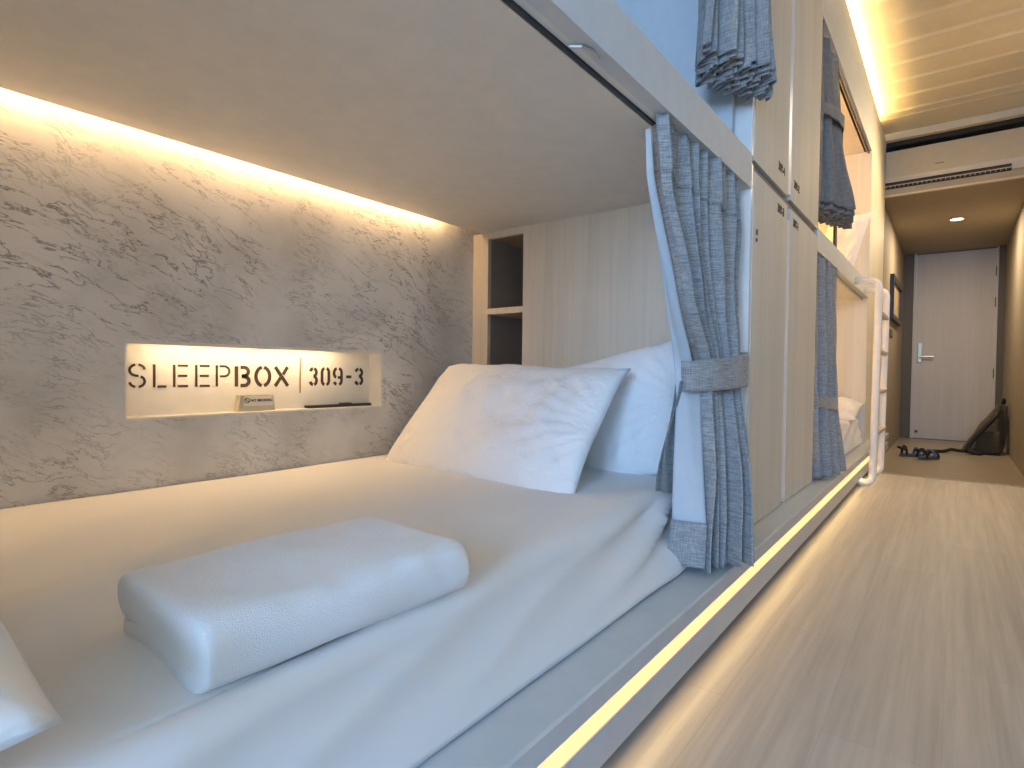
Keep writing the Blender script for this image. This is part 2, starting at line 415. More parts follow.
box(b, -1.56, -1.35, YH+0.34, YH+0.35, -0.30, 0.56); box(b, -1.56, -1.35, YH+0.02, YH+0.34, 0.552, 0.562)
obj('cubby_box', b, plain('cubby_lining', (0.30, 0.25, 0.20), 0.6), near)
obj('upper_head_panel', bx(XW, -0.56, YH, YH+0.02, 0.69, 1.66), M['fascia'], near)
b = NB(); tube(b, [(-0.549, 0.86, ZC-0.004), (-0.530, 0.87, ZC-0.006), (-0.522, 0.90, ZC-0.004), (-0.53, 0.93, ZC-0.002)], 0.003, 6)
obj('rail_hook', b, M['metal'], near)

far = pod(YL1+0.001, YE, 'far bunk pod beyond the lockers, glowing warm yellow inside', YE-0.1, M['cove_far'])
obj('end_panel', bx(XW, -0.512, YE, YE+0.03, ZP, 2.036), M['wood'], far)
obj('front_panel', bx(XF-0.03, XF, YE+0.001, YB, ZP+0.001, 2.036), M['wood'], far)
obj('outer_side', bx(-1.63, XF-0.031, YB-0.02, YB, ZP+0.001, 2.036), M['wood'], far)
obj('hidden_fill_bar', bx(-1.1, -0.72, YL1+0.004, YL1+0.02, 0.40, 0.44), M['cove_farup'], far)  # added glowing bar, hidden from view, to warm the far pod
obj('upper_led_cove', bx(XW+0.01, XW+0.05, YL1+0.1, YE-0.1, 1.62, 1.65), M['cove_farup'], far)

# aisle cove on top of the upper fascia
t = thing('cove_light', 'warm light strip lying behind the top edge of the upper fascia', 'light', (XF, 2.5, 2.04))
obj('cove_tray', bx(XF-0.11, XF, -0.9, YB, 2.0365, 2.040), M['fascia'], t)
obj('diffuser', bx(XF-0.09, XF-0.065, -0.9, 5.5, 2.0405, 2.043), M['cove2'], t)
obj('cove_lip', bx(XF-0.006, XF, -0.9, YB, 2.040, 2.057), M['corr'], t)

# ------------------------------------------------------------------ lockers
def letters(name, txt, size, mat, parent, loc, rot, ex=0.0006):
    cu = bpy.data.curves.new(name, 'FONT'); cu.body = txt; cu.size = size; cu.extrude = ex; cu.offset = size*0.03
    o = bpy.data.objects.new(name, cu); me = bpy.data.meshes.new_from_object(o); bpy.data.objects.remove(o)
    me.materials.clear(); me.materials.append(mat)
    q = bpy.data.objects.new(name, me); C.objects.link(q)
    off = ORG.get(parent.name, Vector((0, 0, 0)))
    q.parent = parent; q.location = Vector(loc)-off; q.rotation_euler = rot
    return q
GY0, GY1 = 2.345, 2.395
def locker_bank(z0, z1, lab, nums, lz):
    t = thing('locker_cabinet', lab, 'locker', (XF-0.3, (YL0+YL1)/2, z0))
    b = NB()
    box(b, -1.10, XF-0.02, YL0, YL0+0.018, z0, z1); box(b, -1.10, XF-0.02, YL1-0.018, YL1, z0, z1)
    box(b, -1.10, XF-0.02, YL0+0.018, YL1-0.018, z0, z0+0.018); box(b, -1.10, XF-0.02, YL0+0.018, YL1-0.018, z1-0.018, z1)
    box(b, -1.12, -1.10, YL0, YL1, z0, z1)
    obj('body', b, M['white'], t)
    for i, (a, c) in enumerate(((YL0+0.001, GY0-0.001), (GY1+0.001, YL1-0.001))):
        d = obj('door', bx(XF-0.019, XF, a, c, z0+0.003, z1-0.003, bev=0.001, seg=1), M['wood'], t)
        ORG[d.name] = ORG[t.name]
        letters('number', nums[i], 0.042, M['ink'], d, (XF+0.0008, (2.19, 2.44)[i], lz), (PI/2, 0, PI/2))
        if nums[i] == '309-3':
            b = NB(); disc(b, (XF, 1.925, 0.432), 0.006, 'X', 0.003); box(b, XF, XF+0.004, 1.922, 1.928, 0.448, 0.466)
            obj('lock', b, M['ink'], d)
    # finger pull between the doors; white stands for daylight caught on the bevelled edge
    b = NB(); prism(b, [(XF-0.019, GY0), (XF-0.012, GY0), (XF-0.001, GY1-0.004), (XF-0.001, GY1), (XF-0.019, GY1)], 'Z', z0+0.02, z1-0.05 if z1 < 1 else z1-0.02)
    obj('finger_pull', b, M['ladder'], t)
    return t
locker_bank(ZP, 0.645, 'lower pale wood locker pair standing on the platform between the bunks', ('309-3', '309-1'), 0.585)
locker_bank(0.672, 2.036, 'upper pale wood locker pair directly above the lower lockers', ('309-4', '309-2'), 0.735)
tag(obj('locker_divider', bx(-1.1, XF-0.012, YL0, YL1, 0.646, 0.671), M['band']), 'brown grey recessed band separating upper and lower locker doors', 'trim')
tag(obj('locker_side_post', bx(-0.575, XF-0.002, YL0-0.022, YL0-0.001, ZP, 0.66), M['ladder']), 'narrow upright post face beside the near grey curtain, coloured white for the daylight on it', 'post')  # side panel face; its white colour stands for daylight falling on it
tag(obj('upper_side_post', bx(-0.60, XF-0.002, YL0-0.022, YL0-0.001, 0.687, 1.66), M['ladder']), 'narrow upright post face behind the hanging upper curtain, coloured white for the daylight on it', 'post')  # same panel higher up, daylight again put into the white

t = thing('light_blocking_front', 'unseen pale wood cupboard front behind the camera, added to block window light from the pod', 'cupboard', (XF-0.01, -1.8, ZF))
obj('front_board', bx(XF-0.03, XF, -3.29, -0.905, ZF+0.001, 2.036), M['wood'], t)  # added out of view to stop slanting window light entering the pod
obj('return_board', bx(XF-0.029, XF, -0.90, -0.37, ZP+0.002, ZC-0.002), M['wood'], t)
# ------------------------------------------------------------------ beds
def xe(y): return lerp(-0.535, -0.612, max(0, min(1, (y-0.2)/1.3)))     # mattress top edge drifts in towards the head
def mattress(name, lab, y0, y1, top, bot, x0, edge, group=None, wr=1.0):
    b = NB(); nx, ny = 70, 110
    prof = []
    def f(u, v):
        y = lerp(y0, y1, v); e = edge(y)
        # u: 0 wall side on top .. 0.72 edge .. 1 skirt bottom
        r = 0.028
        if u < 0.62:
            x = lerp(x0, e-r, u/0.62); z = top
        elif u < 0.76:
            a = (u-0.62)/0.14*PI/2; x = e-r+math.sin(a)*r; z = top-r+math.cos(a)*r
        else:
            k = (u-0.76)/0.24; x = lerp(e, -0.530, k**1.3); z = lerp(top-r, bot, k)
        # soft waves
        nz = noise.noise(Vector((x*1.6, y*1.3, 3.1)))*0.008
        z += nz*(1 if u < 0.7 else 0.3)
        if u > 0.66:   # raking tension folds of the tucked sheet
            k = (u-0.66)/0.34
            q = z*64-y*15+noise.noise(Vector((y*2.0, z*3, 1)))*2.4
            amp = 0.024*min(1, k*3)*max(0, 1-k**4)*(0.10+0.90*max(0, min(1, (y-0.95)/0.5)))*wr
            x += (1-2*abs(math.sin(q/2)))*amp
        if y < 0.6:
            z += 0.010*math.exp(-((y-0.25)/0.35)**2)*math.sin(x*22+y*14+noise.noise(Vector((x*3, y*3, 0)))*3)*(1 if u < .66 else 0)*max(0, min(1, (x+1.6)/0.3))
        return Vector((x, y, z))
    grid(b, f, nx, ny)
    # ends
    box(b, x0, -0.60, y0+0.001, y0+0.03, bot, top-0.04)
    o = obj(name, b, M['sheet'], smooth=True)
    tag(o, lab, 'mattress', group); solidify(o, 0.012, -1)
    return o
mattress('mattress', 'large white sheeted mattress filling the nearest lower bunk', -0.325, YH-0.005, ZM, ZP+0.003, XW+0.006, xe)
def flat(y): return -0.56
mattress('mattress', 'small cream mattress seen in the far lower bunk beyond the lockers', YL1+0.02, YE-0.01, ZM, ZP+0.003, XW+0.006, flat, wr=0.3)
for lab, a, c in (('white mattress hidden behind the fascia of the nearest upper bunk', -0.32, YH-0.01), ('pale mattress in the far upper bunk under the leaning pillow', YL1+0.02, YE-0.01)):
    tag(obj('mattress', bx(XW+0.01, -0.62, a, c, 0.697, 0.755, bev=0.02, seg=3), M['sheet'], smooth=True), lab, 'mattress')

def pillow(name, lab, centre, ux, uy, w_, h_, th, seed, group=None, mat='pillow', sag=0.0, wr=1.0):
    """ux: direction of width, uy: direction of height"""
    b = NB(); ux = Vector(ux).normalized(); uy = Vector(uy).normalized(); un = ux.cross(uy).normalized()
    c = Vector(centre); nu, nv = 64, 44
    def surf(side):
        def f(u, v):
            s, t_ = u*2-1, v*2-1
            e = (max(0, 1-abs(s)**2.6))**0.55*(max(0, 1-abs(t_)**2.6))**0.55
            th_ = th/2*e
            # edges pull in between the corners
            pinx = 1-0.035*(1-t_*t_)*abs(s)**3; piny = 1-0.045*(1-s*s)*abs(t_)**3
            px, py = s*w_/2*pinx, t_*h_/2*piny
            nn = noise.noise(Vector((px*7+seed, py*7, side*2.0)))*0.016+noise.noise(Vector((px*16+seed, py*12, side*3.0)))*0.013-abs(noise.noise(Vector((px*9+py*5+seed, py*6-px*4, 7.0))))*0.012
            # creases radiating from the corners and the right end
            edge = max(abs(s), abs(t_))**3
            cr = math.sin(math.atan2(py, px-0.55*w_)*26+seed)*0.005*math.exp(-((1-s)/0.5)**2)
            cr += math.sin(math.atan2(py, px+0.55*w_)*22+seed)*0.003*math.exp(-((1+s)/0.4)**2)
            d = side*(th_+e*(nn+cr)*wr)+(0.004*math.sin(s*9+seed)*edge)*(abs(t_)**4)
            d += sag*(s*s-0.3)+noise.noise(Vector((s*1.3+seed, t_*1.3, 9)))*0.012
            return c+ux*px+uy*py+un*d
        return f
    grid(b, surf(1), nu, nv); grid(b, surf(-1), nu, nv)
    bmesh.ops.remove_doubles(b, verts=b.verts, dist=0.0012)
    o = obj(name, b, M[mat], smooth=True); tag(o, lab, 'pillow', group)
    return o
pillow('pillow', 'front white pillow, nearer of the two leaning at the bed head', (-1.152, 1.400, -0.155), (0.80, -0.05, -0.01), (0, 0.32, 0.34), 0.80, 0.485, 0.15, 2.0)
pillow('pillow', 'rear white pillow, half hidden behind the front one beside the curtain', (-0.942, 1.668, -0.152), (0.80, -0.03, 0.17), (0, 0.10, 0.42), 0.62, 0.43, 0.14, 5.3)
pillow('pillow', 'out of focus white pillow corner at the lower left foot of the bed', (-0.80, -0.090, -0.228), (0.30, -0.015, 0), (0.015, 0.3, 0.0), 0.66, 0.44, 0.19, 8.1)
pillow('pillow', 'small white pillow lying on the far lower mattress', (-0.70, 4.70, -0.25), (0.6, 0, 0), (0, 0.9, 0.25), 0.36, 0.40, 0.15, 3.3)
pillow('pillow', 'pale pillow standing upright in the far upper bunk', (-0.66, 4.72, 0.95), (0.30, 0, 0.0), (0.1, 0.10, 0.42), 0.26, 0.46, 0.12, 6.2)

# folded towel: a long pad folded over twice, its folded front edge towards the aisle
def towel():
    b = NB()
    ang = math.radians(-1.5)
    L0, L1 = 0.0, 0.385
    def layer(path, t, e0, e1, seed):
        # path: points (x,z) of the centreline; swept along y with a soft rounded section
        pts = path
        n = len(pts); ny = 34
        def nrm(i):
            a = pts[max(i-1, 0)]; c = pts[min(i+1, n-1)]; d = Vector((c[0]-a[0], c[1]-a[1])).normalized(); return Vector((-d.y, d.x))
        loop = []
        for i in range(n): nn = nrm(i); loop.append((pts[i][0]+nn.x*t/2, pts[i][1]+nn.y*t/2))
        d = nrm(n-1); ex = Vector((d.y, -d.x))
        loop.append((pts[-1][0]+ex.x*t/2, pts[-1][1]+ex.y*t/2))
        for i in reversed(range(n)): nn = nrm(i); loop.append((pts[i][0]-nn.x*t/2, pts[i][1]-nn.y*t/2))
        d = nrm(0); ex = Vector((-d.y, d.x)); ex = Vector((-nrm(0).y, nrm(0).x))
        loop.append((pts[0][0]-nrm(0).y*0-0.0, pts[0][1]))
        rings = []
        for j in range(ny+1):
            v = j/ny; y = lerp(e0, e1, v)
            rr = []
            for k, (x, z) in enumerate(loop):
                q = noise.noise(Vector((x*9, y*9, z*9+seed)))*0.006+noise.noise(Vector((x*30, y*30, z*30+seed)))*0.0018
                endr = 0.006*math.exp(-min(v, 1-v)*40)
                zz = z-endr*(1 if z > 0.04 else 0)
                rr.append(b.verts.new((x+q, y, zz+q*0.9)))
            rings.append(rr)
        m = len(loop)
        for j in range(ny):
            for k in range(m): b.faces.new((rings[j][k], rings[j][(k+1) % m], rings[j+1][(k+1) % m], rings[j+1][k]))
        b.faces.new(rings[0][::-1]); b.faces.new(rings[-1])
    def U(x0, x1, zl, zh, n=10):
        r = (zh-zl)/2; c = (zh+zl)/2; p = [(lerp(x0, x1-r, i/8), zl) for i in range(9)]
        sg = lambda q: math.copysign(abs(q)**0.72, q)
        p += [(x1-r+sg(math.sin(PI*k/n))*r*0.85, c-sg(math.cos(PI*k/n))*r) for k in range(1, n)]
        p += [(lerp(x1-r, x0, i/8), zh) for i in range(9)]
        return p
    lo, mi, hi = 0.0135, 0.0395, 0.0655
    path = [(lerp(-0.105, 0.085, i/10), lo) for i in range(11)]
    rr_ = (hi-lo)/2; cz = (hi+lo)/2
    for k in range(1, 10):
        a = PI*k/10; sg = lambda q: math.copysign(abs(q)**0.75, q)
        path.append((0.085+sg(math.sin(a))*rr_*0.85, cz-sg(math.cos(a))*rr_))
    path += [(lerp(0.085, -0.100, i/10), hi) for i in range(11)]
    r2 = (hi-mi)/2
    for k in range(1, 8):
        a = PI*k/8; path.append((-0.100-math.sin(a)*r2*1.1, (hi+mi)/2+math.cos(a)*r2))
    path += [(lerp(-0.100, 0.070, i/9), mi) for i in range(10)]
    layer(path, 0.0245, 0.0, 0.372, 1)
    bmesh.ops.rotate(b, verts=b.verts, cent=(0, 0, 0), matrix=Matrix.Rotation(ang, 3, 'Z'))
    bmesh.ops.translate(b, verts=b.verts, vec=(-0.662, 0.236, ZM+0.003))
    o = obj('bath_towel', b, M['towel'], smooth=True)
    o.modifiers.new('soft', 'SUBSURF').levels = 1; o.modifiers['soft'].render_levels = 1
    tag(o, 'white folded terry towel lying near the front edge of the bed', 'towel')
towel()

# ------------------------------------------------------------------ curtains
def sheet_pts(keys, npl, u, z, ph=0.0, warp=0.0):
    ax, ay, bx_, by_, amp = keyed(keys, z)
    A = Vector((ax, ay, 0)); B = Vector((bx_, by_, 0)); d = (B-A); nrm = Vector((d.y, -d.x, 0)).normalized()
    w_ = u+warp*math.sin(2*PI*npl*u*2+ph)*0.5/npl/4
    s = math.sin(2*PI*npl*u+ph+0.5*math.sin(z*5+u*9))
    s2 = math.sin(2*PI*npl*0.43*u+1.3+ph)*0.4
    p = A+d*w_+nrm*(amp*(s+s2)*(0.8+0.3*math.sin(u*23+ph)))
    p.z = z; return p
def curtain(lab, keys, npl, ztop, zbot, mat, lining=None, tie=None, heading=None, hemwave=0.0, ph=0.0, nu=240, nv=70, group=None, layers=()):
    k0 = keyed(keys, zbot)
    t = thing('curtain', lab, 'curtain', ((k0[0]+k0[2])/2, (k0[1]+k0[3])/2, zbot), group=group)
    b = NB()
    def f(u, v):
        zb = zbot+hemwave*math.sin(u*5+1)
        z = lerp(ztop, zb, v)
        p = sheet_pts(keys, npl, u, z, ph, 0.7)
        p.z += 0.002*noise.noise(Vector((u*30, v*4, 0)))
        q = noise.noise(Vector((u*14, z*5, ph)))*0.006; p.x += q; p.y += q*0.6
        return p
    grid(b, f, nu, nv)
    o = obj('fabric_panel', b, mat, t, smooth=True); solidify(o, 0.003)
    for li, (dx, dy, dz) in enumerate(layers):      # further turns of the gathered cloth behind the front one
        b = NB()
        def fl(u, v):
            z = lerp(ztop-0.3, zbot+dz, v); p = sheet_pts(keys, npl+li % 2, u, z, ph+li*1.7, 0.5)
            return p+Vector((dx, dy, 0))*min(1, 0.3+v)
        grid(b, fl, nu//2, nv//2)
        o = obj('fabric_panel', b, mat, t, smooth=True); solidify(o, 0.003)
    # turned-up hem
    if heading:
        b = NB()
        hk = heading
        def g(u, v):
            z = lerp(ztop+0.004, ztop-hk, v)
            p = sheet_pts(keys, npl, u, z, ph, 0.7)
            ax, ay, bx_, by_, amp = keyed(keys, z); n_ = Vector((by_-ay, -(bx_-ax), 0)).normalized()
            p += n_*(0.002+0.012*max(0, math.sin(2*PI*npl*2*u))**2*(1-v)**0.4); return p
        grid(b, g, nu, 10); o = obj('pleated_heading', b, mat, t, smooth=True); solidify(o, 0.003)
    if lining:
        b = NB()
        def h(u, v):
            z = lerp(ztop-0.03, zbot+0.10, v)
            lx, ly, wx, wy = keyed(lining, z)
            return Vector((lerp(lx, wx, u), lerp(ly, wy, u), z))+Vector((0.003*math.sin(u*6+z*7), -0.006*math.sin(u*PI), 0))
        grid(b, h, 10, 40); o = obj('lining', b, M['lining'], t, smooth=True, label='pale smooth curtain lining'); solidify(o, 0.002)
        b = NB()
        def h2(u, v):
            z = lerp(zbot+0.115, zbot+0.005, v); lx, ly, wx, wy = keyed(lining, zbot+0.1)
            return Vector((lerp(lx-0.006*v, wx+0.004, u), lerp(ly-0.010, wy-0.008, u)-0.012*v, z))
        grid(b, h2, 8, 12); o = obj('hem', b, mat, t, smooth=True); solidify(o, 0.004)
    if tie:
        # (zc, half height, cx, cy, half a along dir, half b, tilt)
        zc, hh, cx, cy, ha, hb, dx, dy, tilt = tie
        d = Vector((dx, dy, 0)).normalized(); n_ = Vector((d.y, -d.x, 0))
        b = NB()
        def g(u, v):
            a = 2*PI*u; p = Vector((cx, cy, 0))+d*(math.cos(a)*ha)+n_*(math.sin(a)*hb)
            p += (d*math.cos(a)+n_*math.sin(a))*0.002*math.sin(9*a)
            p.z = zc+lerp(hh, -hh, v)*(1+0.12*math.cos(a))+tilt*math.cos(a); return p
        grid(b, g, 60, 8); bmesh.ops.remove_doubles(b, verts=b.verts, dist=0.0003)
        o = obj('tieback', b, mat, t, smooth=True); solidify(o, 0.004)
    return t
# near lower curtain
near_curtain = curtain('grey linen curtain with pale lining tied beside the nearest made bed',
    [(0.585, -0.545, 1.200, -0.530, 1.800, 0.017), (0.42, -0.548, 1.235, -0.522, 1.805, 0.026), (0.18, -0.545, 1.365, -0.530, 1.785, 0.030),
     (0.04, -0.545, 1.500, -0.505, 1.725, 0.028), (-0.06, -0.545, 1.500, -0.500, 1.720, 0.034), (-0.25, -0.535, 1.47, -0.455, 1.64, 0.054), (-0.50, -0.520, 1.43, -0.412, 1.56, 0.062)],
    9, 0.575, -0.485, M['curt'],
    lining=[(0.585, -0.552, 1.188, -0.546, 1.195), (0.45, -0.556, 1.205, -0.548, 1.222), (0.18, -0.566, 1.340, -0.545, 1.372), (0.03, -0.582, 1.445, -0.545, 1.480), (-0.06, -0.570, 1.44, -0.525, 1.50), (-0.45, -0.553, 1.38, -0.465, 1.39)],
    tie=(0.005, 0.045, -0.530, 1.615, 0.172, 0.058, 0.12, 0.97, 0.012), heading=0.12)
# inner turned layer of the same curtain beside the mattress, shade put in as darker cloth
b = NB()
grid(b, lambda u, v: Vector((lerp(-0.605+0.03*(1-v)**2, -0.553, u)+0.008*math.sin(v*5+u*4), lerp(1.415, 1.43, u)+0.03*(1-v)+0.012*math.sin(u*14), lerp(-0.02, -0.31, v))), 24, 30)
solidify(obj('inner_fold', b, M['curt2'], near_curtain, smooth=True, label='inner fold beside the mattress, coloured darker for the shade there'), 0.003)
# near upper curtain bundle
curtain('grey linen curtain bundle hanging from the top above the near lockers',
    [(1.66, -0.54, 1.42, -0.53, 1.80, 0.02), (1.25, -0.55, 1.52, -0.46, 1.76, 0.024), (0.99, -0.553, 1.52, -0.44, 1.75, 0.026), (0.86, -0.556, 1.51, -0.425, 1.74, 0.028)],
    6, 1.655, 0.868, M['curt'], ph=0.6, layers=[(-0.008, 0.02, -0.008), (-0.014, 0.04, -0.014), (-0.020, 0.06, -0.02), (-0.026, 0.075, -0.026), (-0.032, 0.09, -0.030), (-0.038, 0.105, -0.036)])
# far upper curtain
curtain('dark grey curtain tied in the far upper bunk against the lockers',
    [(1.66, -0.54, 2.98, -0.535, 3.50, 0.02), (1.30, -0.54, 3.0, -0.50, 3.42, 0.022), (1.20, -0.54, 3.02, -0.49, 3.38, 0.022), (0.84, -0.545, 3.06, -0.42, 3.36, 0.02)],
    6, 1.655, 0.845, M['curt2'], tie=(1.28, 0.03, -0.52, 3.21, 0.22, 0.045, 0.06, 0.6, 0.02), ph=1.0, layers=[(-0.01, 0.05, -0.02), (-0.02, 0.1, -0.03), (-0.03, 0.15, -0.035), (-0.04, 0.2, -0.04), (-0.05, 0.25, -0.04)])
# far lower curtain
curtain('blue grey curtain tied at the far lower bunk beside the ladder',
    [(0.585, -0.54, 2.98, -0.535, 3.55, 0.02), (0.2, -0.53, 2.99, -0.52, 3.50, 0.025), (-0.14, -0.53, 3.0, -0.50, 3.42, 0.03), (-0.485, -0.51, 2.98, -0.44, 3.36, 0.03)],
    7, 0.575, -0.485, M['curt'], tie=(-0.14, 0.03, -0.515, 3.21, 0.24, 0.045, 0.04, 0.6, -0.02), heading=0.10, ph=2.0)
# loose strap under the far upper curtain
b = NB(); box(b, -0.545, -0.535, 3.60, 3.67, 0.69, 0.90, bev=0.003)
tag(obj('curtain_strap', b, M['bagdark']), 'dark strap hanging below the far upper curtain in front of the pillow', 'strap')
b = NB(); tube(b, [(-0.548, 3.55, ZC-0.012), (-0.548, 4.94, ZC-0.012)], 0.008, 8)
tag(obj('curtain_rod', b, M['metal']), 'grey metal curtain rod above the far lower bunk opening', 'curtain rod')
b = NB(); tube(b, [(XF-0.02, 3.5, 1.648), (XF-0.02, 4.94, 1.648)], 0.008, 8)
tag(obj('curtain_rod', b, M['black']), 'dark curtain rod under the top fascia of the far upper bunk', 'curtain rod')

# ------------------------------------------------------------------ ladder
t = thing('bunk_ladder', 'white tubular ladder standing in the aisle at the far bunk', 'ladder', (-0.38, 4.46, ZF))
R_ = 0.021
for y in (4.21, 4.72):
    b = NB(); tube(b, bend([(XF+0.001, y, 0.607), (-0.376, y, 0.592), (-0.386, y, -0.675), (-0.49, y, -0.672)], 0.045), R_, 14)
    obj('rail', b, M['ladder'], t, smooth=True)
for z in (0.40, 0.155, -0.10, -0.36):
    b = NB(); box(b, -0.405, -0.36, 4.215, 4.715, z-0.012, z+0.012, bev=0.005)
    obj('rung', b, M['rung'], t)

# ------------------------------------------------------------------ niche with lettering
t = thing('wall_niche', 'lit rectangular recess in the marble wall with stencilled room lettering', 'niche', (XW-ND, (NY0+NY1)/2, NZ0))
e = 0.004
b = NB()
box(b, XW-ND-e, XW-ND, NY0, NY1, NZ0, NZ1)
box(b, XW-ND, XW-0.001, NY0, NY0+e, NZ0, NZ1); box(b, XW-ND, XW-0.001, NY1-e, NY1, NZ0, NZ1)
box(b, XW-ND, XW-0.001, NY0+e, NY1-e, NZ0, NZ0+e); box(b, XW-ND, XW-0.001, NY0+e, NY1-e, NZ1-e, NZ1)
obj('liner', b, M['niche'], t)
obj('light_lip', bx(XW-0.004, XW-0.0005, NY0, NY1, NZ1-e-0.0055, NZ1-e), M['niche'], t)
obj('light_strip', bx(XW-0.010, XW-0.0045, 0.60, NY1-0.16, NZ1-e-0.0045, NZ1-e-0.001), M['nled'], t)
def stroke(b, pts, wd, x, y0, z0, sy, sz):
    """flat ribbon along pts (unit glyph space) laid on the plane x"""
    P = [Vector((y0+p[0]*sy, z0+p[1]*sz)) for p in pts]
    L, Rr = [], []
    for i, p in enumerate(P):
        d = (P[min(i+1, len(P)-1)]-P[max(i-1, 0)]).normalized(); n_ = Vector((-d.y, d.x))*wd/2
        L.append(p+n_); Rr.append(p-n_)
    for i in range(len(P)-1):
        q = [L[i], L[i+1], Rr[i+1], Rr[i]]
        prism(b, [(a.x, a.y) for a in q], 'X', x, x+0.0012)
def arc(cx, cy, rx, ry, a0, a1, n=10): return [(cx+rx*math.cos(math.radians(lerp(a0, a1, i/n))), cy+ry*math.sin(math.radians(lerp(a0, a1, i/n)))) for i in range(n+1)]
GL = {
 'S': [arc(.5, .74, .42, .24, 8, 80), arc(.5, .74, .42, .24, 105, 255)+arc(.5, .26, .42, .24, 90, 80, 1), arc(.5, .26, .42, .24, 62, -78), arc(.5, .26, .42, .24, -105, -172)],
 'L': [[(.1, 0), (.1, 1)], [(.32, .03), (.95, .03)]],
 'E': [[(.1, 0), (.1, 1)], [(.32, .96), (.95, .96)], [(.32, .5), (.9, .5)], [(.32, .04), (.95, .04)]],
 'P': [[(.1, 0), (.1, 1)], [(.3, .96), (.6, .96)]+arc(.6, .72, .34, .24, 80, -80)+[(.6, .48), (.3, .48)]],
 'B': [[(.12, 0), (.12, 1)], [(.38, .95), (.6, .95)]+arc(.6, .74, .28, .21, 80, -80)+[(.45, .52)], [(.45, .50), (.62, .50)]+arc(.62, .27, .30, .22, 80, -80)+[(.38, .05)]],
 'O': [arc(.5, .5, .42, .47, 100, 260, 16), arc(.5, .5, .42, .47, 80, -80, 16)],
 'X': [[(.05, 1), (.95, 0)], [(.05, 0), (.42, .42)], [(.60, .60), (.92, 1)]],
 '3': [arc(.45, .74, .38, .22, 165, 100, 5), arc(.45, .74, .38, .22, 75, -85), arc(.45, .27, .40, .24, 85, -75), arc(.45, .27, .40, .24, -100, -165, 5)],
 '0': [arc(.42, .74, .34, .23, 100, 180, 6)+arc(.42, .26, .34, .23, 180, 260, 6), arc(.58, .26, .34, .23, -80, 0, 6)+arc(.58, .74, .34, .23, 0, 80, 6)],
 '9': [arc(.42, .70, .34, .27, 100, 250, 12), arc(.55, .74, .34, .23, 80, 0, 5)+arc(.55, .26, .34, .23, 0, -75, 6), arc(.42, .26, .34, .23, -105, -160, 4), [(.5, .44), (.8, .44)]],
 '-': [[(.05, .48), (.95, .48)]],
}
LX = XW-ND+0.0005
def word(chars, wd, mat):
    for ch, y0, y1, zb, zt in chars:
        b = NB()
        for s in GL[ch]: stroke(b, s, wd, LX, y0, zb, y1-y0, zt-zb)
        obj('letter', b, mat, t)
ZB, ZTT = -0.054, 0.008
word([(c, a, d, ZB, ZTT) for c, a, d in [('S', .555, .597), ('L', .613, .648), ('E', .662, .704), ('E', .720, .763), ('P', .777, .820)]], 0.0062, M['ink'])
word([(c, a, d, -0.055, 0.006) for c, a, d in [('B', .833, .881), ('O', .895, .948), ('X', .960, 1.008)]], 0.0105, M['ink'])
word([(c, a, d, -0.054, 0.005) for c, a, d in [('3', 1.085, 1.115), ('0', 1.129, 1.161), ('9', 1.176, 1.214), ('-', 1.228, 1.252), ('3', 1.267, 1.303)]], 0.0100, M['ink'])
b = NB(); prism(b, [(1.048, -0.079), (1.0515, -0.079), (1.0515, 0.036), (1.048, 0.036)], 'X', LX, LX+0.0012); obj('divider_rule', b, M['inkgold'], t)
# little sign and flat remote on the niche sill
sg = thing('notice_block', 'small cream notice block with black lettering standing in the niche', 'sign', (XW-0.035, 0.87, NZ0+e))
b = NB(); prism(b, [(0.825, NZ0+e), (0.940, NZ0+e), (0.934, NZ0+0.052), (0.832, NZ0+0.052)], 'X', XW-0.055, XW-0.030)
obj('block', b, M['green'], sg)
b = NB(); prism(b, [(0.840, NZ0+0.020), (0.933, NZ0+0.020), (0.929, NZ0+0.049), (0.843, NZ0+0.049)], 'X', XW-0.030, XW-0.0285)
obj('face_plate', b, M['niche'], sg)
letters('lettering', 'NO SMOKING', 0.0108, M['ink'], sg, (XW-0.0283, 0.861, NZ0+0.033), (PI/2, 0, PI/2))
b = NB(); stroke(b, arc(.5, .5, .5, .5, 0, 360, 20), 0.0018, XW-0.0284, 0.844, NZ0+0.030, 0.014, 0.014); stroke(b, [(.15, .85), (.85, .15)], 0.0018, XW-0.0284, 0.844, NZ0+0.030, 0.014, 0.014)
obj('prohibition_sign', b, M['ink'], sg)
b = NB(); box(b, XW-0.062, XW-0.03, 1.06, 1.31, NZ0+e, NZ0+e+0.009, bev=0.002); box(b, XW-0.058, XW-0.034, 1.19, 1.23, NZ0+e+0.009, NZ0+e+0.013, bev=0.001)
tag(obj('remote_tray', b, M['black']), 'thin black flat tray lying on the niche sill below the number', 'tray')

# ------------------------------------------------------------------ entry: door, frame, AC, picture, downlight, bag, shoes
d1 = NB(); box(d1, -0.402, 0.394, 9.10, 9.14, -0.800, 1.580)
dr = struct('door_1', d1, M['door'])
b = NB(); box(b, -0.372, -0.322, 9.085, 9.10, 0.18, 0.44, bev=0.008); obj('handle_plate', b, plain('plate_mint_steel', (0.62, 0.68, 0.60), 0.3, 0.2), dr)
b = NB(); tube(b, [(-0.346, 9.085, 0.26), (-0.346, 9.05, 0.26), (-0.20, 9.045, 0.257)], 0.011, 8); obj('handle', b, M['metal'], dr)
for z in (1.30, 0.92, 0.05):
    obj('hinge', bx(0.385, 0.399, 9.088, 9.10, z-0.06, z+0.06), M['darkframe'], dr)
b = NB(); disc(b, (-0.365, 9.09, -0.715), 0.018, 'Y', 0.01); obj('door_stop', b, M['darkframe'], dr)
b = NB(); box(b, -0.537, -0.430, 9.04, 9.099, -0.806, 1.59); box(b, 0.412, 0.475, 9.02, 9.099, -0.806, 1.59)
